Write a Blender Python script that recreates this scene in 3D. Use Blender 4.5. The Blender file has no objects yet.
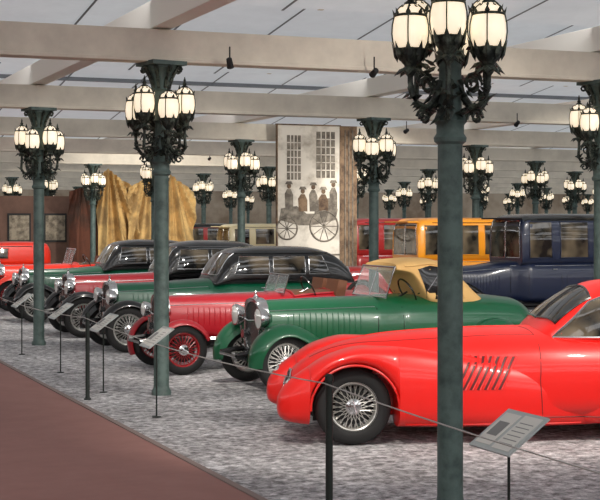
import bpy, math, random, bmesh
from mathutils import Vector, Matrix
from mathutils.bvhtree import BVHTree
random.seed(4)
sc=bpy.context.scene
sc.view_settings.view_transform='Standard'
PI=math.pi

def lin(c):
    return tuple(((x/255)/12.92 if x/255<=0.04045 else ((x/255+0.055)/1.055)**2.4) for x in c)+(1,)

def mat(name,col,rough=.5,metal=0,coat=0,var=None,bump=None,emis=0,emcol=None,trans=0,alpha=1):
    m=bpy.data.materials.new(name); m.use_nodes=True
    nt=m.node_tree; b=nt.nodes['Principled BSDF']
    c=lin(col)
    b.inputs['Base Color'].default_value=c
    b.inputs['Roughness'].default_value=rough
    b.inputs['Metallic'].default_value=metal
    b.inputs['Coat Weight'].default_value=coat
    b.inputs['Coat Roughness'].default_value=.06
    b.inputs['Transmission Weight'].default_value=trans
    b.inputs['Alpha'].default_value=alpha
    if emis:
        b.inputs['Emission Color'].default_value=lin(emcol or col)
        b.inputs['Emission Strength'].default_value=emis
    tc=nt.nodes.new('ShaderNodeTexCoord')
    if var:
        scale,col2,lo,hi=var
        n=nt.nodes.new('ShaderNodeTexNoise'); n.inputs['Scale'].default_value=scale
        n.inputs['Detail'].default_value=8; n.inputs['Roughness'].default_value=.65
        r=nt.nodes.new('ShaderNodeValToRGB')
        r.color_ramp.elements[0].position=lo; r.color_ramp.elements[1].position=hi
        r.color_ramp.elements[0].color=c; r.color_ramp.elements[1].color=lin(col2)
        nt.links.new(tc.outputs['Object'],n.inputs['Vector'])
        nt.links.new(n.outputs['Fac'],r.inputs['Fac'])
        nt.links.new(r.outputs['Color'],b.inputs['Base Color'])
    if bump:
        n2=nt.nodes.new('ShaderNodeTexNoise'); n2.inputs['Scale'].default_value=bump[0]; n2.inputs['Detail'].default_value=6
        bp=nt.nodes.new('ShaderNodeBump'); bp.inputs['Strength'].default_value=bump[1]; bp.inputs['Distance'].default_value=bump[2]
        nt.links.new(tc.outputs['Object'],n2.inputs['Vector'])
        nt.links.new(n2.outputs['Fac'],bp.inputs['Height'])
        nt.links.new(bp.outputs['Normal'],b.inputs['Normal'])
    return m

def pchip(xs,ys,x):
    n=len(xs)
    if x<=xs[0]: return ys[0]
    if x>=xs[-1]: return ys[-1]
    h=[xs[i+1]-xs[i] for i in range(n-1)]; d=[(ys[i+1]-ys[i])/h[i] for i in range(n-1)]
    def sl(i):
        if i==0: return d[0]
        if i==n-1: return d[-1]
        if d[i-1]*d[i]<=0: return 0
        w1=2*h[i]+h[i-1]; w2=h[i]+2*h[i-1]
        return (w1+w2)/(w1/d[i-1]+w2/d[i])
    for i in range(n-1):
        if x<=xs[i+1]:
            t=(x-xs[i])/h[i]
            return ((2*t**3-3*t**2+1)*ys[i]+(t**3-2*t**2+t)*h[i]*sl(i)+(-2*t**3+3*t**2)*ys[i+1]+(t**3-t**2)*h[i]*sl(i+1))

class MB:
    def __init__(s): s.v=[];s.f=[];s.m=[];s.s=[];s.M=Matrix()
    def add(s,vs,fs,mi=0,sm=True):
        o=len(s.v); s.v+=[s.M@Vector(v) for v in vs]
        for k,f in enumerate(fs):
            s.f.append([i+o for i in f]); s.m.append(mi if isinstance(mi,int) else mi[k]); s.s.append(sm)
    def box(s,c,d,mi=0,R=None):
        vs=[]
        for x in(-.5,.5):
            for y in(-.5,.5):
                for z in(-.5,.5):
                    p=Vector((x*d[0],y*d[1],z*d[2]))
                    if R: p=R@p
                    vs.append(p+Vector(c))
        s.add(vs,[(0,1,3,2),(4,6,7,5),(0,4,5,1),(2,3,7,6),(0,2,6,4),(1,5,7,3)],mi,False)
    def tube(s,pts,r,mi=0,n=6,closed=False):
        pts=[Vector(p) for p in pts]; N=len(pts)
        if N<2: return
        vs=[];fs=[]
        for i,p in enumerate(pts):
            if closed: t=pts[(i+1)%N]-pts[i-1]
            else: t=pts[min(i+1,N-1)]-pts[max(i-1,0)]
            if t.length<1e-7: t=Vector((0,0,1))
            t.normalize()
            a=t.cross(Vector((0,0,1)) if abs(t.z)<.9 else Vector((0,1,0))).normalized(); b=t.cross(a)
            rr=r[i] if isinstance(r,(list,tuple)) else r
            for k in range(n):
                an=2*PI*k/n; vs.append(p+a*math.cos(an)*rr+b*math.sin(an)*rr)
        for i in range(N if closed else N-1):
            for k in range(n):
                j=(i+1)%N
                fs.append((i*n+k,i*n+(k+1)%n,j*n+(k+1)%n,j*n+k))
        if not closed:
            fs.append(tuple(range(n))); fs.append(tuple((N-1)*n+k for k in range(n)))
        s.add(vs,fs,mi,True)
    def lathe(s,prof,c=(0,0,0),mi=0,n=16,R=None,closed=False,sc=(1,1,1)):
        vs=[];fs=[]
        for r,z in prof:
            for k in range(n):
                a=2*PI*k/n; p=Vector((r*math.cos(a)*sc[0],r*math.sin(a)*sc[1],z*sc[2]))
                if R: p=R@p
                vs.append(p+Vector(c))
        N=len(prof)
        for i in range(N if closed else N-1):
            j=(i+1)%N
            for k in range(n): fs.append((i*n+k,i*n+(k+1)%n,j*n+(k+1)%n,j*n+k))
        if not closed:
            fs.append(tuple(range(n))); fs.append(tuple((N-1)*n+k for k in range(n)))
        s.add(vs,fs,mi,True)
    def loft(s,rings,mi=0,cap=True,closed=True):
        n=len(rings[0]); vs=[p for r in rings for p in r]; fs=[]
        for i in range(len(rings)-1):
            for k in range(n if closed else n-1):
                fs.append((i*n+k,i*n+(k+1)%n,(i+1)*n+(k+1)%n,(i+1)*n+k))
        if cap: fs.append(tuple(range(n))); fs.append(tuple((len(rings)-1)*n+k for k in range(n)))
        if callable(mi):
            mi=[mi(sum((Vector(vs[q]) for q in f),Vector())/len(f)) for f in fs]
        s.add(vs,fs,mi,True)
        return BVHTree.FromPolygons([Vector(v) for v in vs],fs)
    def build(s,name,mats,parent=None,bevel=0,loc=None,rot=None,sharp=40):
        me=bpy.data.meshes.new(name); me.from_pydata([tuple(v) for v in s.v],[],s.f)
        for m in mats: me.materials.append(m)
        for i,p in enumerate(me.polygons): p.material_index=s.m[i]; p.use_smooth=s.s[i]
        bm=bmesh.new(); bm.from_mesh(me); bmesh.ops.recalc_face_normals(bm,faces=bm.faces)
        for e in bm.edges:
            if len(e.link_faces)==2:
                try:
                    if e.calc_face_angle()>math.radians(sharp): e.smooth=False
                except: pass
        bm.to_mesh(me); bm.free()
        o=bpy.data.objects.new(name,me); sc.collection.objects.link(o)
        if parent: o.parent=parent
        if loc: o.location=loc
        if rot: o.rotation_euler=rot
        if bevel:
            b=o.modifiers.new('bevel','BEVEL'); b.width=bevel; b.segments=2
        return o

RX=Matrix.Rotation(PI/2,3,'X'); RY=Matrix.Rotation(PI/2,3,'Y')

def srings(keys,ns=50,nr=36,extra=None,botf=None):
    xs=[k[0] for k in keys]; cols=list(zip(*keys))
    st=[xs[0]+(xs[-1]-xs[0])*i/(ns-1) for i in range(ns)]
    st=sorted(set([round(x,5) for x in st+list(xs)+(extra or [])]))
    rings=[]
    for s in st:
        w,zt,zb,nt,nb,tp=[pchip(xs,cols[j],s) for j in range(1,7)]
        yc=pchip(xs,cols[7],s) if len(keys[0])>7 else 0
        if botf:
            zb=botf(s,zb)
        if zt<zb+.02: zt=zb+.02
        zc=zb+(zt-zb)*.45
        r=[]
        for k in range(nr):
            a=2*PI*k/nr; c=math.cos(a); sn=math.sin(a); e=2/(nt if sn>=0 else nb)
            y=w*math.copysign(abs(c)**e,c)
            z=zc+(math.copysign(abs(sn)**e,sn))*((zt-zc) if sn>=0 else (zc-zb))
            y*=1-tp*max(0,(z-zb)/(zt-zb))
            r.append((s,yc+y,z))
        rings.append(r)
    return rings

def proj(bvh,mode,a,b,off=.004):
    if mode in('R','L'):
        sd=-1 if mode=='R' else 1
        h=bvh.ray_cast(Vector((a,sd*4,b)),Vector((0,-sd,0)))
    elif mode=='F': h=bvh.ray_cast(Vector((-6,a,b)),Vector((1,0,0)))
    elif mode=='B': h=bvh.ray_cast(Vector((12,a,b)),Vector((-1,0,0)))
    else: h=bvh.ray_cast(Vector((a,b,6)),Vector((0,0,-1)))
    if h[0] is None: return None
    d={'R':Vector((0,-1,0)),'L':Vector((0,1,0)),'F':Vector((-1,0,0)),'B':Vector((1,0,0)),'T':Vector((0,0,1))}[mode]
    n=h[1]
    if n.dot(d)<0: n=-n
    return h[0]+n*off
def patch(mb,bvh,mode,bot,top,mi,off=.006,nx=10,nz=5):
    def ev(pl,t):
        q=t*(len(pl)-1); i=min(int(q),len(pl)-2); f=q-i
        return (pl[i][0]*(1-f)+pl[i+1][0]*f,pl[i][1]*(1-f)+pl[i+1][1]*f)
    idx={};vs=[];fs=[]
    for i in range(nx+1):
        for j in range(nz+1):
            t=i/nx;u=j/nz; p=ev(bot,t);q=ev(top,t)
            P=proj(bvh,mode,p[0]*(1-u)+q[0]*u,p[1]*(1-u)+q[1]*u,off)
            if P is not None: idx[i,j]=len(vs); vs.append(P)
    for i in range(nx):
        for j in range(nz):
            c=[(i,j),(i+1,j),(i+1,j+1),(i,j+1)]
            if all(k in idx for k in c): fs.append([idx[k] for k in c])
    if fs: mb.add(vs,fs,mi,True)
def seam(mb,bvh,mode,pts,r,mi,off=.002,closed=False,sub=6):
    out=[]
    P=list(pts)+([pts[0]] if closed else [])
    for i in range(len(P)-1):
        for k in range(sub):
            f=k/sub; q=proj(bvh,mode,P[i][0]*(1-f)+P[i+1][0]*f,P[i][1]*(1-f)+P[i+1][1]*f,off)
            if q is not None: out.append(q)
    if not closed:
        q=proj(bvh,mode,P[-1][0],P[-1][1],off)
        if q is not None: out.append(q)
    if len(out)>2: mb.tube(out,r,mi,n=5,closed=closed)

# ---------- materials ----------
M={}
M['chrome']=mat('chrome',(205,205,205),.15,1)
M['black']=mat('black_paint',(10,10,11),.22,0,.6)
M['blackmatte']=mat('black_matte',(20,20,20),.7)
M['tyre']=mat('tyre_rubber',(22,21,21),.75,bump=(60,.2,.004))
def glassmat():
    m=bpy.data.materials.new('car_glass'); m.use_nodes=True; nt=m.node_tree; b=nt.nodes['Principled BSDF']
    b.inputs['Roughness'].default_value=.04; b.inputs['Coat Weight'].default_value=.3
    tc=nt.nodes.new('ShaderNodeTexCoord'); n=nt.nodes.new('ShaderNodeTexNoise'); n.inputs['Scale'].default_value=2.2
    r=nt.nodes.new('ShaderNodeValToRGB'); r.color_ramp.elements[0].position=.4; r.color_ramp.elements[1].position=.68
    r.color_ramp.elements[0].color=lin((22,22,22)); r.color_ramp.elements[1].color=lin((110,98,80))
    nt.links.new(tc.outputs['Object'],n.inputs['Vector']); nt.links.new(n.outputs['Fac'],r.inputs['Fac']); nt.links.new(r.outputs['Color'],b.inputs['Base Color'])
    return m
M['glass']=glassmat()
M['clear']=mat('clear_glass',(225,235,235),.02,0,0,alpha=.22)
M['lens']=mat('headlight_lens',(225,225,220),.08,.3,1)
M['tan']=mat('tan_canvas',(214,172,108),.85,bump=(8,.3,.02))
M['leather']=mat('brown_leather',(96,58,36),.55)
M['grille']=mat('grille_dark',(40,42,44),.4,.7)
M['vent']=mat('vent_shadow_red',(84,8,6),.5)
def paint(n,c,r=.34,co=.5): 
    if n not in M: M[n]=mat('paint_'+n,c,r,0,co)
    return M[n]
paint('red',(220,16,4),.4,.35); paint('green',(0,82,49)); paint('crimson',(150,8,24)); paint('dkgreen',(4,78,52))
paint('orange',(222,142,22)); paint('navy',(12,24,52)); paint('maroon',(150,20,18)); paint('scarlet',(222,42,14)); paint('cream',(205,190,150))
M['silver']=mat('silver_paint',(190,188,182),.3,.6)
M['wheelred']=mat('wheel_red',(160,20,28),.35,0,.5)

# ---------- wheels ----------
wc={}
def wheel_mesh(R,tw,wm,spokes=44,disc=False):
    k=(R,tw,wm,disc)
    if k in wc: return wc[k]
    mb=MB(); n=40
    pr=[]
    for i in range(14):
        a=2*PI*i/14; c=math.cos(a); s=math.sin(a)
        pr.append((R-tw*.52+tw*.52*math.copysign(abs(c)**.8,c),tw*.5*math.copysign(abs(s)**.8,s)))
    mb.lathe(pr,mi=0,n=n,R=RX,closed=True)
    rr=R-tw*.98
    mb.lathe([(rr+.012,-tw*.42),(rr+.02,-tw*.38),(rr-.004,-tw*.3),(rr-.02,0),(rr-.004,tw*.3),(rr+.02,tw*.38),(rr+.012,tw*.42),(rr+.025,tw*.3),(rr+.025,-tw*.3)],mi=1,n=n,R=RX,closed=True)
    mb.lathe([(.02,-.1),(.045,-.095),(.05,-.06),(.075,-.05),(.06,-.02),(.06,.02),(.075,.05),(.05,.06),(.045,.095),(.02,.1)],mi=2,n=14,R=RX)
    mb.tube([(-.06,-.1,0),(.06,-.1,0)],.012,2,n=5); mb.tube([(-.06,.1,0),(.06,.1,0)],.012,2,n=5)
    mb.lathe([(.02,-.012),(.17,-.012),(.17,.012),(.02,.012)],mi=3,n=20,R=RX)
    for i in range(spokes):
        a=2*PI*i/spokes
        for sd in(-1,1):
            b=a+(.35 if (i%2) else -.35)
            mb.tube([(.065*math.cos(b),sd*.05,.065*math.sin(b)),((rr)*math.cos(a),sd*.012,(rr)*math.sin(a))],.0042,1,n=3)
    o=mb.build('wheel_tmp',[M['tyre'],M[wm],M['chrome'],M['blackmatte']]); me=o.data; bpy.data.objects.remove(o)
    wc[k]=me; return me

def add_wheel(parent,name,R,tw,wm,x,y,steer=0,z=None):
    o=bpy.data.objects.new(name,wheel_mesh(R,tw,wm)); sc.collection.objects.link(o); o.parent=parent
    o.location=(x,y,R if z is None else z); o.rotation_euler=(0,random.random()*6,steer); return o

def empty(name,loc,rz=0):
    e=bpy.data.objects.new(name,None); sc.collection.objects.link(e); e.location=loc; e.rotation_euler=(0,0,rz); e.empty_display_size=.3
    return e

def fender(mb,path,yc,side,width,mi,crown=.03,lip=.05,wf=None):
    rings=[]; N=len(path)
    us=[-1,-.7,-.3,.1,.45,.75,.93,1]
    for i,(x,z) in enumerate(path):
        a=path[max(i-1,0)];b=path[min(i+1,N-1)]
        t=Vector((b[0]-a[0],0,b[1]-a[1]))
        t=t.normalized() if t.length>0 else Vector((1,0,0))
        n=Vector((-t.z,0,t.x))
        w=width*(wf(i/(N-1)) if wf else 1)
        ring=[]
        for lay in(0,1):
            uu=us if lay==0 else us[::-1]
            for u in uu:
                off=crown*(1-u*u)-(lip*max(0,(u-.3)/.7)**2)-(lip*.4*max(0,(-u-.5)/.5)**2)-(.014 if lay else 0)
                p=Vector((x,yc+side*u*w/2,z))+n*off
                ring.append(p)
        rings.append(ring)
    mb.loft(rings,mi)

def headlight(mb,x,y,z,r,ch=0,ln=1):
    mb.lathe([(0.01,.0+.16),(r*.35,.15),(r*.75,.09),(r*.97,.02),(r,-.01),(r*.97,-.025)],(x,y,z),ch,18,R=Matrix.Rotation(PI/2,3,'Y'))
    mb.lathe([(r*.93,-.02),(r*.7,-.04),(r*.3,-.052),(.005,-.055)],(x,y,z),ln,18,R=Matrix.Rotation(PI/2,3,'Y'))

def fpath(R,wb,rb,f0=188,gap=.075,style='flow',tail=-5):
    pts=[]; ra=R+gap
    for i in range(15):
        ph=math.radians(f0+(62-f0)*i/14); pts.append((ra*math.cos(ph),R+ra*math.sin(ph)))
    if style=='cycle':
        for i in range(1,4):
            ph=math.radians(62-14*i); pts.append((ra*math.cos(ph),R+ra*math.sin(ph)))
        return pts
    p0=Vector(pts[-1]); d=(p0-Vector(pts[-2])).normalized()
    p3=Vector((R+.75,rb)); p1=p0+d*.34; p2=p3-Vector((.42,0))
    for i in range(1,11):
        t=i/10; q=p0*(1-t)**3+p1*3*t*(1-t)**2+p2*3*t*t*(1-t)+p3*t**3; pts.append((q.x,q.y))
    xe=wb-ra-.06
    pts.append((xe-.12,rb)); pts.append((xe,rb+.02))
    for i in range(16):
        ph=math.radians(168+(tail-168)*i/15); pts.append((wb+ra*math.cos(ph),R+ra*math.sin(ph)))
    return pts

def build_car(name,loc,rz=0,**K):
    P=dict(wb=2.9,tr=1.36,R=.36,tw=.13,wm='silver',body='green',fend='green',cabin=None,hoodc=None,
           ht=1.02,belt=1.08,hl=1.35,xr=-.08,bw=.62,zb=.36,roof=None,c0=1.4,c1=3.3,wins=[],wz=None,
           rb=.34,fw=.26,fstyle='flow',headr=.12,box=False,screen=None,tail=.75,spare=False,louv=True,bumper=False,
           roofc=None,rw=.25,radh=None,softtop=False,cockpit=None,hz=None,lip=.05)
    P.update(K); p=type('P',(),P)
    E=empty(name,loc,rz)
    fm=[M[p.body],M[p.fend],M[p.cabin or p.body],M['chrome'],M['black'],M['glass'],M['leather'],M['lens'],M['grille'],M[p.hoodc or p.body],M[p.roofc or p.cabin or p.body],M['clear'],M['tan'],M['blackmatte']]
    mb=MB(); hl=p.hl; wb=p.wb; be=p.belt
    nn=5 if p.box else 3
    keys=[(p.xr,p.rw,p.ht,p.zb+.12,2.8,4,0),(hl*.5,p.rw+.09,p.ht+.02,p.zb+.06,2.8,4,0),(hl,p.rw+.2,be-.015,p.zb,nn*.9,4,0),
          (hl+.35,p.bw-.04,be,p.zb,nn,5,0),(wb-.3,p.bw,be,p.zb,nn,5,0),(wb+p.tail*.5,p.bw*.9,be-(0 if p.box else .06),p.zb+.02,nn,4,0),
          (wb+p.tail,p.bw*(.8 if p.box else .35),be-(.05 if p.box else .35),p.zb+(.05 if p.box else .15),nn,3,0)]
    bv=mb.loft(srings(keys,46,36),lambda c: 9 if c.x<hl else 0)
    for sd,md in((-1,'R'),(1,'L')):
        if p.louv:
            nl=14
            for i in range(nl):
                x=.2+(hl-.45)*i/(nl-1); seam(mb,bv,md,[(x,p.zb+.28),(x,p.ht-.16)],.007,9,off=.0,sub=3)
        seam(mb,bv,md,[(p.xr+.03,p.ht-.12),(hl-.04,be-.14)],.005,3,sub=8)
        seam(mb,bv,md,[(hl-.02,p.zb+.1),(hl-.02,be-.03)],.005,4,sub=5)
        dx0=hl+.28; dx1=dx0+.72
        seam(mb,bv,md,[(dx0,be-.03),(dx0,p.zb+.08),(dx1,p.zb+.08),(dx1,be-.03)],.0045,4,off=0)
        if p.box:
            seam(mb,bv,md,[(dx1+.12,be-.03),(dx1+.12,p.zb+.08),(dx1+.75,p.zb+.08),(dx1+.75,be-.03)],.0045,4,off=0)
            seam(mb,bv,md,[(hl,be-.1),(wb+p.tail*.8,be-.1)],.009,3,off=.002)
        h=proj(bv,md,dx1-.1,be-.17,.02)
        if h is not None: mb.tube([h,h+Vector((-.1,0,0))],.009,3)
    seam(mb,bv,'T',[(p.xr+.03,0),(hl,0)],.006,3,sub=8)
    bodyo=mb.build('body',fm,E)
    if p.roof:
        mb=MB(); c0,c1,rf=p.c0,p.c1,p.roof
        w=p.bw*.95; z0=be-.12; tp=.1 if not p.box else .05; nc=3.2 if not p.box else 6
        if p.box: ck=[(c0,w*.9,rf-.22,z0,nc,6,tp),(c0+.04,w*.93,rf-.08,z0,nc,6,tp),(c0+.2,w*.97,rf-.02,z0,nc,6,tp),(c0+.8,w,rf,z0,nc,6,tp),(c1-.3,w,rf-.01,z0,nc,6,tp),(c1-.08,w*.93,rf-.06,z0,nc,6,tp),(c1,w*.8,rf-.2,z0,nc,6,tp)]
        else: ck=[(c0,w*.78,be-.03,z0,nc,6,tp),(c0+.12,w*.86,be+.2,z0,nc,6,tp),(c0+.3,w*.92,rf-.1,z0,nc,6,tp),(c0+.5,w*.97,rf-.03,z0,nc,6,tp),(c0+.9,w,rf,z0,nc,6,tp),(c1-.9,w,rf-.01,z0,nc,6,tp),(c1-.45,w*.95,rf-.1,z0,nc,6,tp),(c1-.15,w*.86,rf-.32,z0,nc,6,tp),(c1,w*.7,be-.05,z0,nc,6,tp)]
        rc=srings(ck,44,44)
        bc=mb.loft(rc,lambda c: 10 if c.z>rf-.15 else 2)
        wz0,wz1=p.wz or (be+.06,rf-.17)
        for sd,md in((-1,'R'),(1,'L')):
            for (a,b,ta,tb) in p.wins:
                patch(mb,bc,md,[(a,wz0),(b,wz0)],[(a+ta,wz1),(b+tb,wz1)],5,off=.006,nx=6,nz=4)
                seam(mb,bc,md,[(a,wz0),(b,wz0),(b+tb,wz1),(a+ta,wz1)],.006 if not p.box else .011,3 if not p.box else 2,off=.006,closed=True,sub=5)
        if p.box: yy=w*.78; a0,a1=wz0,wz1+.02
        else: yy=w*.66; a0,a1=be+.05,rf-.12
        for q in(-1,1):
            patch(mb,bc,'F',[(q*.02,a0),(q*yy,a0)],[(q*.02,a1),(q*yy*.93,a1)],5,off=.006,nx=6,nz=5)
            seam(mb,bc,'F',[(q*.02,a0),(q*yy,a0),(q*yy*.93,a1),(q*.02,a1)],.009,3,off=.006,closed=True)
        patch(mb,bc,'B',[(-w*.45,rf-.42),(w*.45,rf-.42)],[(-w*.4,rf-.2),(w*.4,rf-.2)],5,off=.006,nx=6,nz=4)
        for sd,md in((-1,'R'),(1,'L')):
            seam(mb,bc,md,[(c0+.35,rf-.12),(c1-.5,rf-.12)],.009,10 if not p.box else 4,off=.004,sub=16)
        if p.box:
            mb.box((c0-.1,0,rf-.1),(.26,w*1.6,.03),10)
        mb.build('cabin',fm,E)
    if p.softtop:
        mb=MB(); w=p.bw*.86; d=p.belt-1.1
        ck=[(1.62,w*.9,1.52+d,1.42+d,3.5,5,.06),(1.8,w,1.56+d,1.38+d,3.5,6,.06),(2.12,w,1.58+d,1.04,3.5,6,.08),(2.38,w,1.53+d,1.0,3.2,6,.08),(2.6,w*.97,1.36+d,1.0,3,6,.1),(2.84,w*.9,1.12+d,1.0,3,6,.1),(2.93,w*.8,1.05+d,1.0,3,5,.1)]
        bc=mb.loft(srings(ck,30,36),12)
        for md in('R','L'):
            patch(mb,bc,md,[(2.0,1.2+d),(2.06,1.05+d),(2.55,1.06+d)],[(1.9,1.44+d),(2.1,1.48+d),(2.36,1.44+d)],4,off=.006,nx=10,nz=5)
            seam(mb,bc,md,[(1.72,1.48+d),(2.1,1.5+d),(2.36,1.47+d),(2.58,1.06+d)],.014,12,off=.01)
            seam(mb,bc,md,[(2.0,1.12+d),(2.25,1.42+d),(2.45,1.1+d)],.008,3,off=.008)
        mb.build('soft_top',fm,E)
    if p.screen:
        mb=MB(); sx,sw,s0,s1,rk=p.screen
        mb.tube([(sx,-sw,s0),(sx+rk,-sw*.93,s1),(sx+rk,sw*.93,s1),(sx,sw,s0)],.014,3,closed=True)
        mb.tube([(sx,0,s0),(sx+rk,0,s1)],.008,3)
        mb.add([(sx,-sw,s0),(sx+rk,-sw*.93,s1),(sx+rk,sw*.93,s1),(sx,sw,s0)],[(0,1,2,3)],11,False)
        cen=Vector((sx+.42,-.28 if sw>.3 else 0,s0+.06)); pts=[cen+Matrix.Rotation(-.5,3,'Y')@Vector((0,.19*math.cos(a*PI/10),.19*math.sin(a*PI/10))) for a in range(20)]
        mb.tube(pts,.012,4,closed=True); mb.tube([cen,cen+Vector((-.4,0,-.2))],.014,4)
        for q in(-.28,.28):
            mb.box((sx+.85,q,be-.02),(.14,.42,.36),6,Matrix.Rotation(.2,3,'Y'))
        mb.build('windscreen',fm,E,bevel=0)
    if p.cockpit:
        mb=MB(); a,b=p.cockpit
        patch(mb,bv,'T',[(a,-p.bw*.68),(b,-p.bw*.6)],[(a,p.bw*.68),(b,p.bw*.6)],6,off=.008,nx=8,nz=8)
        seam(mb,bv,'T',[(a,-p.bw*.7),(b,-p.bw*.62),(b,p.bw*.62),(a,p.bw*.7)],.02,0,off=.01,closed=True)
        mb.build('cockpit_trim',fm,E)
    mb=MB(); y=p.tr/2
    if p.fstyle=='flow':
        pa=fpath(p.R,wb,p.rb)
        for sd in(-1,1):
            fender(mb,pa,sd*y,sd,p.fw,1,lip=p.lip,wf=lambda t:min(1,.55+t*5,.6+(1-t)*6))
            mb.box(((p.R+.5+wb-p.R-.3)/2,sd*(y-.16),p.rb+.04),(wb-2*p.R-.55,.03,.14),1)
            mb.box((wb/2,sd*y,p.rb+.028),(wb-2*p.R-.95,p.fw*.8,.012),13)
            fv=[];ff=[]
            seq=[q for q in pa[:24]]
            for (fx,fz) in seq: fv+= [(fx,sd*(y-p.fw*.42),fz),(fx*.96+.01,sd*(y-p.fw*.42-.06),max(fz-.12,p.rb-.02))]
            for i in range(len(seq)-1): ff.append((2*i,2*i+1,2*i+3,2*i+2))
            mb.add(fv,ff,1)
    else:
        pa=fpath(p.R,wb,p.rb,f0=205,gap=.045,style='cycle')
        for sd in(-1,1):
            fender(mb,pa,sd*y,sd,p.fw,1,lip=.03)
            fender(mb,[(x+wb,z) for x,z in pa],sd*y,sd,p.fw*1.1,1,lip=.03)
            mb.tube([(0,sd*(y-.12),p.R),(0.02,sd*(y-.1),p.R*2+.03)],.012,4)
    mb.build('fenders',fm,E)
    mb=MB()
    for sd in(-1,1):
        mb.tube([(-.5,sd*.3,.44),(-.3,sd*.3,.47),(0,sd*.31,.48),(.6,sd*.34,.45),(wb-.4,sd*.42,.42),(wb,sd*.42,.5),(wb+.5,sd*.42,.45)],.035,4)
        mb.tube([(-.5,sd*.3,.42),(-.25,sd*.3,.36),(0,sd*.3,.34),(.3,sd*.3,.38),(.5,sd*.31,.43)],.022,4)
    mb.tube([(0,-y,p.R),(0,-y+.15,p.R-.03),(0,-.3,p.R-.07),(0,.3,p.R-.07),(0,y-.15,p.R-.03),(0,y,p.R)],.028,4)
    mb.tube([(wb,-y,p.R),(wb,y,p.R)],.045,4)
    mb.lathe([(.02,-.13),(.11,-.1),(.14,0),(.11,.1),(.02,.13)],(wb,0,p.R),4,14,R=RX)
    mb.tube([(-.5,-.3,.43),(-.5,.3,.43)],.02,4)
    mb.box((wb*.5,0,p.zb+.03),(wb-.3,.8,.06),4)
    mb.build('chassis',fm,E)
    mb=MB(); rh=p.ht+.035; w=p.rw+.015; x0=p.xr-.1; zb=p.zb+.08
    def arch(w,zb,zt):
        o=[(-w*.86,zb),(-w,zb+.1),(-w,zt-.2),(-w*.93,zt-.09),(-w*.7,zt-.025),(-w*.3,zt),(0,zt+.006)]
        return o+[(-a,b) for a,b in o[-2::-1]]
    o1=arch(w,zb,rh); o2=arch(w-.035,zb+.04,rh-.05)
    r1=[(x0+.12,a,b) for a,b in o1]; r2=[(x0,a,b) for a,b in o1]; r3=[(x0-.015,a*.97,b*.995) for a,b in o1]; r4=[(x0-.005,a,b) for a,b in o2]; r5=[(x0+.03,a,b) for a,b in o2]
    mb.loft([r1,r2,r3,r4,r5],3,cap=False)
    mb.add([(x0+.028,a,b) for a,b in o2],[tuple(range(len(o2)))],8,False)
    mb.add([(x0+.12,a,b) for a,b in o1],[tuple(range(len(o1)))],3,False)
    nb=13
    for i in range(nb):
        yy=-(w-.05)+2*(w-.05)*i/(nb-1); mb.tube([(x0+.012,yy,zb+.05),(x0+.012,yy,rh-.06-.1*(abs(yy)/w)**3)],.004,3,n=4)
    mb.lathe([(.03,0),(.035,.02),(.02,.03),(.012,.06),(.02,.08),(.004,.1)],(x0+.05,0,rh),3,12)
    hz=p.hz or p.ht-.2
    for sd in(-1,1):
        headlight(mb,x0-.06,sd*(w+p.headr+.02),hz,p.headr,3,7)
        mb.tube([(x0,sd*(w+p.headr+.02),hz-p.headr),(x0+.02,sd*(w+p.headr),.52),(x0+.1,sd*.32,.48)],.018,3)
    mb.tube([(x0,-w-p.headr,hz-.02),(x0-.05,0,hz-.05),(x0,w+p.headr,hz-.02)],.012,3)
    mb.tube([(x0-.08,.14,hz-.22),(x0+.1,.14,hz-.24)],[.06,.015],3,n=10)
    mb.build('radiator',fm,E)
    for i,(x,yy) in enumerate(((0,-y),(0,y),(wb,-y),(wb,y))):
        add_wheel(E,'wheel_%d'%(i+1),p.R,p.tw,p.wm,x,yy)
    return E

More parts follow.
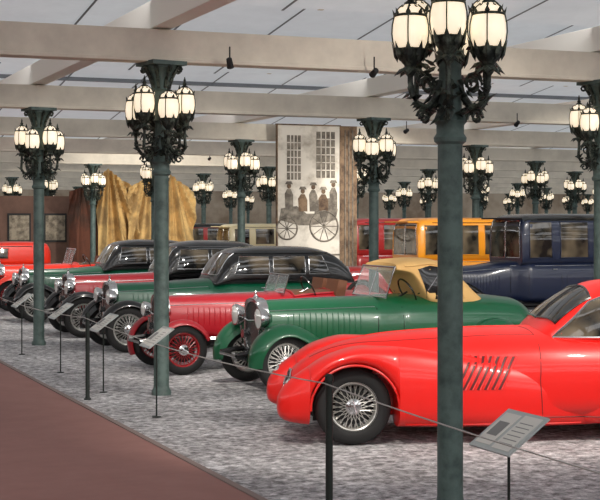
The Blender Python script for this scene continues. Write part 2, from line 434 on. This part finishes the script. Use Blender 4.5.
# ---------- streamlined red coupe ----------
def red_coupe(loc,rz=0):
    E=empty('red_streamlined_coupe',loc,rz)
    fm=[M['red'],M['black'],M['chrome'],M['glass'],M['lens'],M['grille'],M['blackmatte'],M['vent']]
    R=.365; wb=2.9
    mb=MB()
    keys=[(-.58,.05,.48,.38,2.2,2.2,0),(-.565,.12,.55,.33,2.2,2.4,0),(-.51,.20,.645,.28,2.3,2.6,0),(-.36,.30,.775,.24,2.4,3,0),(0,.42,.93,.22,2.4,3,0),
          (.5,.52,1.01,.2,2.4,3.2,0),(1.0,.64,1.04,.18,2.5,3.6,0),(1.5,.77,1.055,.17,2.7,4,0),(2.05,.83,1.055,.16,2.9,4,0),(2.8,.84,1.05,.16,2.9,4,0),(3.5,.74,.98,.18,2.6,3.5,0),(4.1,.5,.78,.24,2.3,3,0),(4.45,.25,.55,.3,2.2,2.5,0),(4.5,.08,.46,.36,2,2,0)]
    bv=mb.loft(srings(keys,70,56),0)
    seam(mb,bv,'T',[(-.45,0),(1.9,0)],.006,0,off=.001,sub=30)
    for q in(-1,1):
        seam(mb,bv,'T',[(-.35,q*.1),(.4,q*.3),(1.2,q*.42),(1.8,q*.5)],.004,7,off=0,sub=10)
    seam(mb,bv,'T',[(1.8,-.5),(1.77,0),(1.8,.5)],.004,7,off=0,sub=10)
    patch(mb,bv,'F',[(-.03,.36),(0,.34),(.03,.36)],[(-.12,.60),(0,.63),(.12,.60)],5,off=.008,nx=8,nz=8)
    seam(mb,bv,'F',[(0,.34),(-.06,.45),(-.12,.58),(-.06,.64),(0,.63),(.06,.64),(.12,.58),(.06,.45)],.012,2,off=.01,closed=True)
    for i in range(5):
        zz=.4+i*.042; seam(mb,bv,'F',[(-.03-i*.011,zz),(.03+i*.011,zz)],.004,2,off=.012)
    body=mb.build('body',fm,E)
    mb=MB()
    Ra=R+.055
    def arch(c):
        def f(s,zb):
            d=s-c
            if abs(d)<Ra: return max(zb,R+math.sqrt(max(0,Ra*Ra-d*d))-.02)
            return zb
        return f
    for sd,md in((-1,'R'),(1,'L')):
        ex=[]
        for i in range(25):
            a=PI*i/24; ex.append(-Ra*math.cos(a))
        ex+= [-Ra-.002,Ra+.002,-.70,-.69,-.67,-.64,-.6]
        fk=[(-.71,.03,.40,.33,2,2,0,sd*.60),(-.70,.08,.46,.29,2.1,2.2,0,sd*.605),(-.67,.12,.525,.25,2.2,2.5,0,sd*.61),(-.59,.165,.615,.22,2.3,3,0,sd*.625),(-.44,.2,.725,.2,2.4,3,0,sd*.645),(-.2,.23,.86,.19,2.4,3,0,sd*.66),(.1,.24,.93,.18,2.4,3,0,sd*.66),(.4,.24,.92,.17,2.5,3.2,0,sd*.65),(.8,.235,.87,.16,2.6,3.4,0,sd*.635),(1.25,.225,.80,.155,2.6,3.5,0,sd*.625),(1.8,.2,.70,.15,2.6,3.5,0,sd*.62),(2.2,.16,.58,.15,2.5,3,0,sd*.6),(2.5,.1,.4,.16,2.2,2.5,0,sd*.58)]
        mb.loft(srings(fk,60,36,extra=ex,botf=arch(0)),0)
        ex2=[wb+e for e in ex[:27]]
        q=wb-3.12
        rk=[(2.35+q,.05,.5,.2,2,2.2,0,sd*.66),(2.5+q,.14,.66,.17,2.3,3,0,sd*.65),(2.8+q,.21,.83,.16,2.4,3,0,sd*.65),(3.12+q,.235,.9,.16,2.4,3,0,sd*.655),(3.5+q,.23,.86,.17,2.4,3,0,sd*.64),(4.0+q,.2,.7,.2,2.3,2.8,0,sd*.58),(4.4+q,.13,.5,.25,2.2,2.4,0,sd*.5),(4.6+q,.04,.36,.3,2,2,0,sd*.45)]
        mb.loft(srings(rk,50,32,extra=ex2,botf=arch(wb)),0)
        for c in(0,wb):
            mb.tube([(c-Ra*math.cos(PI*i/20)*1.0,sd*.865 if c==0 else sd*.86,R-.02+Ra*math.sin(PI*i/20)) for i in range(21)],.012,0)
        headlight(mb,-.58,sd*.6,.555,.065,2,4)
        mb.box((0,sd*.44,.45),(.7,.04,.5),6)
    mb.build('fenders',fm,E)
    allv=[];allf=[]
    for ob in [o for o in E.children]:
        me=ob.data; o0=len(allv); allv+=[v.co.copy() for v in me.vertices]; allf+=[[i+o0 for i in pp.vertices] for pp in me.polygons]
    ab=BVHTree.FromPolygons(allv,allf)
    mb=MB()
    for md in('R','L'):
        for i in range(7):
            x=1.02+i*.07
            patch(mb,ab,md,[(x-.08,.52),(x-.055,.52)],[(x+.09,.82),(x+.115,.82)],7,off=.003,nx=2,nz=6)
            seam(mb,ab,md,[(x-.045,.52),(x+.125,.82)],.010,0,off=.006,sub=6)
        seam(mb,ab,md,[(1.80,.93),(1.78,.6),(1.8,.25),(2.45,.24),(2.6,.6),(2.7,.94)],.0045,7,off=0,sub=8)
        h=proj(ab,md,2.6,.80,.03)
        if h is not None: mb.tube([h,h+Vector((-.13,0,0))],.01,2)
        seam(mb,ab,md,[(.48,.2),(2.2,.185)],.008,0,off=.003,sub=12)
    mb.build('side_trim',fm,E)
    mb=MB(); g=-.46
    gk=[(2.32,.5,1.03,.86,3,4,.1),(2.42,.60,1.13,.86,3,4,.12),(2.6,.67,1.29,.86,3,5,.16),(2.82,.71,1.43,.86,2.9,5,.2),(3.05,.73,1.51,.86,2.8,5,.22),(3.3,.73,1.53,.86,2.8,5,.22),(3.65,.70,1.48,.86,2.7,5,.22),(4.05,.6,1.29,.84,2.5,4,.2),(4.4,.42,1.0,.7,2.4,4,.1),(4.6,.25,.75,.6,2.2,3,0)]
    gk=[(k[0]+g,)+k[1:] for k in gk]
    bg=mb.loft(srings(gk,50,44),0)
    def S(l): return [(a+g,b) for a,b in l]
    for q in(-1,1):
        patch(mb,bg,'T',S([(2.43,q*.03),(2.47,q*.50)]),S([(2.86,q*.03),(2.83,q*.47)]),3,off=.006,nx=8,nz=8)
        seam(mb,bg,'T',S([(2.43,q*.03),(2.47,q*.51),(2.83,q*.48),(2.87,q*.03)]),.014,1,off=.006,closed=True)
    for md in('R','L'):
        patch(mb,bg,md,S([(2.42,.985),(3.2,.99)]),S([(2.82,1.33),(3.15,1.41)]),3,off=.006,nx=8,nz=5)
        seam(mb,bg,md,S([(2.42,.985),(3.2,.99),(3.17,1.405),(2.98,1.385),(2.8,1.32)]),.012,2,off=.006,closed=True)
        patch(mb,bg,md,S([(3.27,1.0),(3.62,1.01)]),S([(3.24,1.40),(3.45,1.36)]),3,off=.006,nx=5,nz=4)
        seam(mb,bg,md,S([(3.27,1.0),(3.62,1.01),(3.45,1.36),(3.24,1.40)]),.012,2,off=.006,closed=True)
    mb.build('greenhouse',fm,E)
    for i,(x,yy) in enumerate(((0,-.70),(0,.70),(wb,-.70),(wb,.70))):
        add_wheel(E,'wheel_%d'%(i+1),R,.15,'silver',x,yy)
    mb=MB(); mb.tube([(0,-.7,R),(0,.7,R)],.04,1); mb.tube([(wb,-.7,R),(wb,.7,R)],.04,1); mb.build('axles',fm,E)
    return E

# ---------- room ----------
def plane(name,vs,m):
    mb=MB(); mb.add(vs,[(0,1,2,3)],0,False); return mb.build(name,[m])
def gravel():
    m=bpy.data.materials.new('gravel'); m.use_nodes=True; nt=m.node_tree; b=nt.nodes['Principled BSDF']; b.inputs['Roughness'].default_value=.95
    tc=nt.nodes.new('ShaderNodeTexCoord')
    def N(sc_,det=8): 
        n=nt.nodes.new('ShaderNodeTexNoise'); n.inputs['Scale'].default_value=sc_; n.inputs['Detail'].default_value=det; n.inputs['Roughness'].default_value=.78; nt.links.new(tc.outputs['Object'],n.inputs['Vector']); return n
    a=N(.8,5); c=N(9,12); v=nt.nodes.new('ShaderNodeTexVoronoi'); v.inputs['Scale'].default_value=19; nt.links.new(tc.outputs['Object'],v.inputs['Vector'])
    r1=nt.nodes.new('ShaderNodeValToRGB'); r1.color_ramp.elements[0].position=.35; r1.color_ramp.elements[1].position=.65
    r1.color_ramp.elements[0].color=lin((160,157,157)); r1.color_ramp.elements[1].color=lin((214,212,212)); nt.links.new(a.outputs['Fac'],r1.inputs['Fac'])
    r2=nt.nodes.new('ShaderNodeValToRGB'); r2.color_ramp.elements[0].position=.38; r2.color_ramp.elements[1].position=.6
    r2.color_ramp.elements[0].color=(.14,.135,.13,1); r2.color_ramp.elements[1].color=(1.25,1.25,1.27,1); nt.links.new(c.outputs['Fac'],r2.inputs['Fac'])
    mx=nt.nodes.new('ShaderNodeMix'); mx.data_type='RGBA'; mx.blend_type='MULTIPLY'; mx.inputs['Factor'].default_value=.9
    nt.links.new(r1.outputs['Color'],mx.inputs['A']); nt.links.new(r2.outputs['Color'],mx.inputs['B'])
    m2=nt.nodes.new('ShaderNodeMix'); m2.data_type='RGBA'; m2.blend_type='MULTIPLY'; m2.inputs['Factor'].default_value=.65
    r3=nt.nodes.new('ShaderNodeValToRGB'); r3.color_ramp.elements[0].color=(.32,.32,.32,1); r3.color_ramp.elements[1].color=(1.55,1.55,1.55,1); nt.links.new(v.outputs['Color'],r3.inputs['Fac'])
    nt.links.new(mx.outputs['Result'],m2.inputs['A']); nt.links.new(r3.outputs['Color'],m2.inputs['B'])
    nt.links.new(m2.outputs['Result'],b.inputs['Base Color'])
    bp=nt.nodes.new('ShaderNodeBump'); bp.inputs['Strength'].default_value=.8; bp.inputs['Distance'].default_value=.03
    nt.links.new(c.outputs['Fac'],bp.inputs['Height']); nt.links.new(bp.outputs['Normal'],b.inputs['Normal'])
    return m
plane('floor',[(3.68,-12,0),(75,-12,0),(75,90,0),(3.68,90,0)],gravel())
mwalk=mat('walkway_carpet',(148,106,98),.8,var=(3,(138,96,88),.3,.7),bump=(120,.1,.003))
mb=MB(); mb.box((-4.16,39,-.02),(15.6,102,.07)); mb.build('walkway_floor',[mwalk])
mb=MB(); mb.box((3.66,39,-.01),(.06,102,.07)); mb.build('trim_walkway_edge',[mat('edge_stone',(128,112,106),.8)])

GX=[4.8+6.3*j for j in range(-2,10)]; GY=[9.0+7.42*k for k in range(-2,11)]
mbeam=mat('beam_paint',(216,207,190),.6,var=(1.5,(194,185,170),.4,.7))
mpur=mat('purlin_paint',(234,229,218),.6)
mceil=mat('ceiling_daylight_glow',(205,210,212),.6,var=(.8,(184,188,190),.35,.7),emis=.42,emcol=(212,216,220))  # emission added to the whole ceiling slope as soft daylight from above
for y in GY:
    mb=MB(); mb.box((32,y,4.24),(86,.22,.38)); mb.box((32,y,4.06),(86,.28,.05)); mb.build('ceiling_beam',[mbeam],bevel=.01)
for x in GX:
    mb=MB(); mb.box((x,38,4.62),(.26,98,.34)); mb.build('ceiling_purlin',[mpur],bevel=.01)
mb=MB()
for y in GY:
    y2=y+7.42
    mb.add([(-12,y,5.75),(75,y,5.75),(75,y2-.0,4.80),(-12,y2-.0,4.80)],[(0,1,2,3)],0,False)
mb.build('ceiling',[mceil])
mb=MB()
for y in GY:
    for x in [GX[0]+2.1*i for i in range(30)]:
        mb.box((x,y,5.27),(.07,.06,.95))
mb.build('window_1',[mbeam])
mb=MB()
for y in GY:
    for f in (.33,.66):
        mb.box((31.5,y+7.42*f,5.75-.95*f-.05),(87,.06,.08))
    for x in [GX[0]+1.575*i for i in range(40)]:
        mb.add([(x-.02,y,5.71),(x+.02,y,5.71),(x+.02,y+7.42,4.76),(x-.02,y+7.42,4.76)],[(0,1,2,3)],0,False)
mb.build('trim_glazing_bars',[mat('glazing_bar',(120,124,128),.6)])
mwall=mat('wall_paint',(165,152,134),.8,var=(.4,(120,102,84),.4,.65))
mb=MB(); mb.box((32,88,2.9),(90,.2,5.9)); mb.build('wall_back',[mwall])
mb=MB(); mb.box((75,40,2.9),(.2,100,5.9)); mb.build('wall_right',[mwall])
mwd=mat('wall_brick_brown',(112,84,70),.85,var=(.6,(84,60,50),.4,.65))
mb=MB(); mb.box((-12,40,2.0),(.2,104,4.0)); mb.build('wall_left',[mwd])
mb=MB(); mb.box((32,-12,2.0),(90,.2,4.0)); mb.build('wall_front',[mwd])

# ---------- lamp column ----------
mcol=mat('column_green',(82,100,95),.55,.05,var=(6,(52,68,64),.42,.66),bump=(30,.3,.006))
miron=mat('verdigris_iron',(36,42,38),.5,.4,var=(14,(104,114,100),.46,.72),bump=(50,.6,.01))
mglobe=mat('milk_glass_globe',(250,244,230),.25,0,.3,emis=.75,emcol=(255,232,196))
def lamp_mesh():
    mb=MB()
    mb.lathe([(.12,0),(.12,.05),(.1,.08),(.094,.12),(.09,2.66),(.115,2.68),(.12,2.71),(.1,2.74),(.1,2.8),(.125,2.83),(.11,2.86),(.085,2.92),(.08,3.3),(.1,3.33),(.08,3.36),(.08,3.68),(.11,3.7),(.095,3.74),(.12,3.86),(.17,3.96),(.19,3.97),(.19,4.04)],mi=0,n=20)
    mb.box((0,0,4.02),(.46,.46,.05),0)
    for k in range(8):
        a=2*PI*k/8; c,s=math.cos(a),math.sin(a)
        pts=[]
        for i in range(12):
            t=i/11; r=.1+.05*t+.07*t*t; z=3.72+.26*t
            pts.append((r*c,r*s,z))
        for i in range(7):
            b=i*PI/4; pts.append(((.23+.03*math.sin(b))*c,(.23+.03*math.sin(b))*s,3.95+.03*math.cos(b)))
        mb.tube(pts,[.022]*12+[.015]*7,1,n=5)
    def leaf(p,d,L,w,mi=1):
        p=Vector(p); d=Vector(d).normalized(); sd=d.cross(Vector((0,0,1)))
        if sd.length<.1: sd=Vector((1,0,0))
        sd.normalize(); up=sd.cross(d)
        vs=[p,p+d*L*.35+sd*w,p+d*L*.35-sd*w,p+d*L*.3+up*w*.5,p+d*L,p+d*L*.3-up*w*.4]
        mb.add(vs,[(0,1,3),(0,3,2),(1,4,3),(2,3,4),(0,5,1),(0,2,5),(1,5,4),(2,4,5)],mi,False)
    rnd=random.Random(7)
    for k in range(40):
        a=rnd.random()*2*PI; z=rnd.uniform(2.85,3.4); r=rnd.uniform(.08,.14)
        leaf((r*math.cos(a),r*math.sin(a),z),(math.cos(a),math.sin(a),rnd.uniform(-1.3,.6)),rnd.uniform(.08,.15),.035)
    n=6
    for k in range(n):
        a=2*PI*(k+.3)/n; c,s=math.cos(a),math.sin(a)
        hi=0.0 if k%2 else .07
        ra=.32 if k%2 else .29
        P=lambda r,z:(r*c,r*s,z)
        mb.tube([P(.08,3.12),P(.12,2.99),P(.18,2.92),P(.25,2.93),P(.30,3.0),P(ra,3.1+hi*.5),P(ra,3.2+hi)],[.03,.028,.026,.024,.022,.02,.02],1,n=6)
        sp=[]
        for i in range(16):
            t=i/15; an=t*3.2*PI; rr=.075*(1-t*.75); sp.append(P(.19+rr*math.cos(an),3.1+rr*math.sin(an)))
        mb.tube(sp,.013,1,n=5)
        sp=[]
        for i in range(12):
            t=i/11; an=t*2.6*PI; rr=.05*(1-t*.7); sp.append(P(.22+rr*math.cos(an),2.86+rr*math.sin(an)))
        mb.tube(sp,.012,1,n=5)
        for q in range(11):
            t=q/10; r0=.12+.2*t; z0=2.92+.1*t*t
            leaf(P(r0,z0),(c*rnd.uniform(-.6,.8)+rnd.uniform(-.7,.7),s*rnd.uniform(-.6,.8)+rnd.uniform(-.7,.7),rnd.uniform(-1,.8)),rnd.uniform(.06,.12),.032)
        cx,cy=ra*c,ra*s; z=hi
        mb.lathe([(.008,3.02+z),(.022,3.06+z),(.012,3.09+z),(.02,3.14+z),(.05,3.18+z),(.036,3.21+z),(.075,3.26+z),(.1,3.31+z),(.112,3.335+z),(.095,3.35+z)],(cx,cy,0),1,12)
        for q in range(8):
            b=2*PI*q/8; leaf((cx+.09*math.cos(b),cy+.09*math.sin(b),3.24+z),(math.cos(b)*.3,math.sin(b)*.3,1),.16,.034)
            leaf((cx+.05*math.cos(b),cy+.05*math.sin(b),3.2+z),(math.cos(b),math.sin(b),-.8),.09,.03)
        g=[(.065,3.30),(.1,3.335),(.12,3.39),(.127,3.45),(.124,3.51),(.11,3.575),(.084,3.625),(.048,3.655),(.01,3.665)]
        mb.lathe([(r,zz+z) for r,zz in g],(cx,cy,0),2,18)
        for q in range(4):
            b=PI/4+PI*q/2; mb.tube([(cx+(r+.006)*math.cos(b),cy+(r+.006)*math.sin(b),zz+z) for r,zz in g[:-1]],.0065,1,n=4)
        mb.tube([(cx+.114*math.cos(2*PI*i/16),cy+.114*math.sin(2*PI*i/16),3.575+z) for i in range(16)],.01,1,n=4,closed=True)
        for q in range(8):
            b=2*PI*q/8; leaf((cx+.11*math.cos(b),cy+.11*math.sin(b),3.57+z),(math.cos(b)*.35,math.sin(b)*.35,1),.06,.02)
            leaf((cx+.085*math.cos(b),cy+.085*math.sin(b),3.615+z),(-math.cos(b)*.9,-math.sin(b)*.9,.8),.08,.024)
        mb.lathe([(.052,3.65+z),(.045,3.67+z),(.02,3.685+z),(.028,3.705+z),(.012,3.725+z),(.016,3.745+z),(.003,3.79+z)],(cx,cy,0),1,10)
    o=mb.build('tmp',[mcol,miron,mglobe]); me=o.data; bpy.data.objects.remove(o); return me
lm=lamp_mesh()
th=math.atan2(.374,.928)
def pix(x,y): 
    X=.928*x-.374*y; Y=.374*x+.928*y; return 300+1400*X/Y,Y
for y in GY[2:]:
    for x in GX[2:]:
        px,Y=pix(x,y)
        if Y>3 and -220<px<820 and y<86:
            o=bpy.data.objects.new('lamp_column',lm); sc.collection.objects.link(o); o.location=(x,y,0); o.rotation_euler=(0,0,random.choice([0,1,2,3])*PI/2+.2)

# ---------- cars ----------
red_coupe((5.585,12.72,0),math.radians(-16))
build_car('green_cabriolet',(6.26,16.71,0),body='green',fend='green',wb=2.95,R=.37,tw=.14,ht=1.10,belt=1.15,hl=1.4,bw=.64,fw=.34,lip=.1,
          screen=(1.45,.52,1.13,1.52,.14),softtop=True,headr=.14,rw=.26,tail=.95)
build_car('crimson_roadster',(5.69,19.1,0),body='crimson',fend='crimson',wb=2.75,R=.345,tw=.12,wm='wheelred',fstyle='cycle',fw=.2,ht=1.05,belt=1.1,hl=1.45,
          screen=(1.6,.4,1.08,1.34,.08),cockpit=(1.75,2.4),headr=.11,tail=1.0)
build_car('green_black_sedan',(5.85,22.6,0),body='dkgreen',fend='black',cabin='black',wb=3.2,R=.37,ht=1.08,belt=1.16,hl=1.5,bw=.7,roof=1.69,c0=1.55,c1=4.1,
          wins=[(1.85,2.45,.1,0),(2.52,3.1,0,0),(3.17,3.55,0,-.12)],tail=.95,headr=.13)
build_car('crimson_black_sedan',(5.85,25.7,0),body='black',hoodc='crimson',fend='black',cabin='black',wb=3.1,R=.37,ht=1.1,belt=1.16,hl=1.5,bw=.7,roof=1.75,c0=1.5,c1=3.9,
          wins=[(1.8,2.4,.08,0),(2.47,3.0,0,0),(3.07,3.4,0,-.1)],headr=.14)
build_car('dark_green_sedan',(5.8,29.8,0),body='dkgreen',fend='black',cabin='black',wb=3.1,R=.37,ht=1.08,belt=1.16,hl=1.5,bw=.7,roof=1.72,c0=1.5,c1=3.9,
          wins=[(1.8,2.4,.08,0),(2.47,3.0,0,0),(3.07,3.4,0,-.1)],headr=.14,wm='silver')
build_car('red_tourer',(6.0,33.8,0),body='scarlet',fend='scarlet',wb=2.9,wm='wheelred',ht=1.05,belt=1.1,screen=(1.5,.5,1.08,1.45,.1),cockpit=(1.7,2.9))
build_car('red_delivery_van',(4.6,36.2,0),body='scarlet',fend='scarlet',cabin='scarlet',box=True,wb=2.4,ht=1.05,belt=1.1,roof=1.6,c0=1.2,c1=2.9,wins=[(1.35,1.8,0,0)],tail=.5,hl=1.1)
def limo(name,x,y,body,fend,cabin,roofc,roof=2.2,**k):
    d=dict(body=body,fend=fend,cabin=cabin,roofc=roofc,box=True,wb=3.3,R=.42,tw=.12,ht=1.2,belt=1.32,hl=1.3,bw=.78,zb=.45,roof=roof,c0=1.45,c1=4.2,
          wins=[(1.6,2.1,0,0),(2.3,2.95,0,0),(3.1,3.85,0,0)],rb=.42,headr=.15,tr=1.42,tail=.9,rw=.3); d.update(k)
    build_car(name,(x,y,0),**d)
limo('navy_limousine',13.1,24.9,'navy','black','navy','black',2.27)
limo('orange_limousine',12.65,28.6,'orange','maroon','orange','orange',2.2,wm='wheelred',hoodc='maroon',ht=1.1,belt=1.3)
limo('maroon_limousine',13.2,33.4,'maroon','black','maroon','maroon',2.2,wm='wheelred')
for i,(x,y,c) in enumerate([(13.5,36.9,'scarlet'),(13.2,43,'cream'),(13.4,51,'maroon'),(20.5,29.5,'navy'),(20.5,36,'orange'),(20.5,42,'maroon'),(21,50,'scarlet')]):
    limo(['red','cream','maroon','navy','orange','maroon','red'][i]+'_limousine',x,y,c,'black',c,'cream' if i%2 else 'black',2.05)

# ---------- posts, wire, signs ----------
mpost=mat('post_dark',(34,40,36),.5,.4)
posts=[1.66,9.03,16.3,23.6,31,38.4]
for y in posts:
    mb=MB(); mb.lathe([(.045,0),(.045,.012),(.03,.02),(.026,.04),(.026,.98),(.032,.985),(.03,1.02),(.015,1.035)],n=14)
    mb.build('barrier_post',[mpost],loc=(3.86,y,0))
mb=MB()
for a,b in zip(posts,posts[1:]):
    mb.tube([(3.822,a+(b-a)*i/16,.97-.07*4*(i/16)*(1-i/16)) for i in range(17)],.005,0,n=5)
mb.build('barrier_wire',[mat('wire_steel',(190,190,186),.35,.5)])
mplate=mat('sign_plate',(176,182,180),.3,.2); mpaper=mat('sign_paper',(214,212,204),.5); mink=mat('sign_ink',(130,130,128),.6)
for (x,y,w) in [(4.23,7.2,.46),(4.2,14.55,.4),(4.2,16.9,.4),(4.2,19.35,.4),(4.2,22.2,.4),(4.2,27.5,.4),(4.2,32.5,.4)]:
    mb=MB(); z=.86
    mb.tube([(0,0,0),(0,0,z-.02)],.009,3,n=8)
    mb.lathe([(.05,0),(.05,.01),(.012,.015)],mi=3,n=12)
    R=Matrix.Rotation(math.radians(-36),3,'Y')
    def B(cx,cy,dz,dx,dy,t,mi): 
        c=R@Vector((cx,cy,dz)); mb.box((c.x,c.y,c.z+z),(dx,dy,t),mi,R)
    B(0,0,0,.34,w,.012,0); B(-.0,-w*.22,.008,.29,w*.42,.003,1); B(0,w*.25,.008,.27,w*.38,.003,1)
    for i in range(6): B(.08-.035*i,-w*.22,.0105,.006,w*.32,.001,2)
    B(0,w*.25,.0105,.12,w*.25,.001,2)
    mb.build('info_sign',[mplate,mpaper,mink,mpost],loc=(x,y,0))

# ---------- banner mural ----------
mban=mat('banner_canvas',(206,200,188),.85,var=(1.6,(142,134,122),.46,.68))
mdark=mat('banner_print_dark',(84,78,70),.85,var=(6,(140,132,120),.4,.7))
mbr=mat('banner_print_brown',(122,100,78),.85,var=(5,(64,48,36),.4,.65))
mb=MB(); y=30.75
mb.box((12.6,y,2.35),(1.62,.05,4.1),0); mb.box((13.65,y+.02,2.35),(.44,.05,4.1),2)
mb.box((11.8,y-.01,2.35),(.03,.07,4.12),2); mb.box((13.42,y-.01,2.35),(.03,.07,4.12),2); mb.box((12.6,y-.01,4.4),(1.65,.07,.03),2)
def strip(x0,x1,z0,z1,mi=1,d=.03): mb.box(((x0+x1)/2,y-d,(z0+z1)/2),(x1-x0,.008,z1-z0),mi)
for (a,b,c,d) in [(12.05,12.4,3.1,4.15),(12.8,13.28,3.15,4.25)]:
    strip(a,b,c,d)
    for i in range(1,4): strip(a+(b-a)*i/4-.012,a+(b-a)*i/4+.012,c,d,0,.036)
    for i in range(1,6): strip(a,b,c+(d-c)*i/6-.012,c+(d-c)*i/6+.012,0,.036)
strip(11.8,13.4,1.3,1.34)
def shape(pts,mi,d=.028): mb.add([(a,y-d,b) for a,b in pts],[tuple(range(len(pts)))],mi,False)
for (cx,cz,r) in [(12.05,1.95,.26),(13.0,2.0,.36)]:
    mb.tube([(cx+r*math.cos(i*PI/14),y-.03,cz+r*math.sin(i*PI/14)) for i in range(28)],.022,1,closed=True)
    for i in range(10): mb.tube([(cx,y-.03,cz),(cx+r*math.cos(i*PI/5),y-.03,cz+r*math.sin(i*PI/5))],.01,1,n=4)
shape([(11.85,2.15),(11.9,2.42),(12.3,2.48),(12.55,2.3),(12.75,2.3),(12.78,2.62),(13.2,2.68),(13.36,2.4),(13.3,2.15),(12.7,2.02),(12.35,2.02)],1)
for fx,fs,dz in ((12.45,1.0,0),(12.98,1.05,0),(12.1,.9,.12),(12.72,.9,.1),(13.24,.85,.16)):
    shape([(fx-.1*fs,2.35),(fx-.12*fs,2.65+dz),(fx-.05*fs,2.76+dz),(fx+.05*fs,2.76+dz),(fx+.12*fs,2.62+dz),(fx+.12*fs,2.35)],2 if dz==0 else 1,.032 if dz==0 else .030)
    shape([(fx+.055*math.cos(i*PI/5),2.83+dz+.065*math.sin(i*PI/5)) for i in range(10)],2,.033)
    shape([(fx-.1,2.87+dz),(fx+.1,2.87+dz),(fx+.06,2.94+dz),(fx-.06,2.94+dz)],1,.035)
for i in range(7):
    if i%2: strip(13.5+.05*i-.01,13.5+.05*i+.012,.4,4.3,1,.02)
mb.build('mural_banner',[mban,mdark,mbr])
mdr=mat('drape_cloth',(214,178,116),.9,var=(1.6,(162,132,86),.42,.6))
mdr2=mat('drape_red_brown',(104,62,46),.9,var=(1.0,(70,50,40),.44,.6))
mb=MB()
def swag(x0,x1,yb,zt,zb,amp,fr,mi,tx,dip):
    vs=[];fs=[]; nx,nz=110,24
    for i in range(nx+1):
        for j in range(nz+1):
            t=i/nx;u=j/nz
            an=math.atan2(t-tx,1.25-u*1.05)
            yy=yb+amp*(1.1-u*.8)*math.sin(an*fr)+amp*.35*math.sin(an*fr*2.3+1)
            top=zt-dip*abs(t-tx)**.8
            bot=zb+.12*math.sin(an*fr)
            vs.append((x0+(x1-x0)*t,yy,bot+(top-bot)*u))
    for i in range(nx):
        for j in range(nz): a=i*(nz+1)+j; fs.append((a,a+nz+1,a+nz+2,a+1))
    mb.add(vs,fs,mi)
swag(10.6,12.0,47.5,3.3,.05,.12,9,1,.3,.4)
swag(11.5,12.9,47.0,3.95,.5,.3,13,0,.25,.9)
swag(12.5,13.9,46.9,3.75,.2,.28,12,0,.6,.7)
swag(13.6,15.0,47.1,3.8,.1,.28,11,0,.35,.9)
mb.build('draped_curtain',[mdr,mdr2])
mb=MB(); mb.box((9.1,48.4,1.5),(4.2,.1,3.0),0)
for q in range(3): mb.box((7.8+q*1.25,48.33,1.9),(.8,.04,1.0),1); mb.box((7.8+q*1.25,48.30,1.9),(.68,.02,.86),2)
mb.build('display_partition',[mwd,M['blackmatte'],mat('picture_print',(150,138,118),.7,var=(4,(90,80,66),.4,.6))])

# ---------- lights ----------
mfix=M['blackmatte']
def spot(x,y,z,tx,ty,tz,E,col=(1,.94,.85),ang=70,r=.1):
    d=Vector((tx-x,ty-y,tz-z))
    mb=MB(); q=d.to_track_quat('Z','Y').to_matrix(); mb.lathe([(.02,-.17),(.035,-.16),(.042,-.06),(.045,-.04),(.04,-.04),(.035,-.08),(.015,-.1)],(0,0,0),0,14,R=q)
    b=-d.normalized()*.1; mb.tube([tuple(b),(b.x,b.y,b.z+.2)],.01)
    h=mb.build('track_spotlight',[mfix],loc=(x,y,z))
    l=bpy.data.lights.new('spot','SPOT'); l.energy=E; l.color=col; l.spot_size=math.radians(ang); l.spot_blend=.6; l.shadow_soft_size=r
    o=bpy.data.objects.new('bulb',l); sc.collection.objects.link(o); o.parent=h
    o.rotation_euler=d.to_track_quat('-Z','Y').to_euler()
for (x,y,tx,ty,tz,E) in [(3.4,9.0,6.0,12.7,.8,650),(7.8,9.0,7.6,12.7,.8,600),(5.6,16.15,6.8,18,.9,420),(9.0,9.2,8,16.6,.9,750),(7.5,16.2,7,22.3,.9,450),
        (6.4,23.6,6.4,26,.9,300),(6.4,31.0,6.6,30,.9,400),(14.5,20,15.5,24.9,1.3,550),(14,23.6,14,28,1.3,750),(14.5,27.5,14.5,33,1.3,600),(6.5,31,7,36,.9,650),(12.8,26,12.7,30.7,2.8,300),(13,39.5,13,46.8,2.2,1500)]:
    spot(x,y,3.95,tx,ty,tz,E)

w=bpy.data.worlds.new('world'); sc.world=w; w.use_nodes=True; bg=w.node_tree.nodes['Background']; bg.inputs[0].default_value=(.98,.98,1,1); bg.inputs[1].default_value=3.0

cam=bpy.data.cameras.new('camera'); co=bpy.data.objects.new('camera',cam); sc.collection.objects.link(co)
co.location=(0,0,2.1); co.rotation_euler=(PI/2,0,-th); cam.lens=84; cam.sensor_width=36; cam.shift_y=-28/600; cam.clip_end=400
sc.camera=co
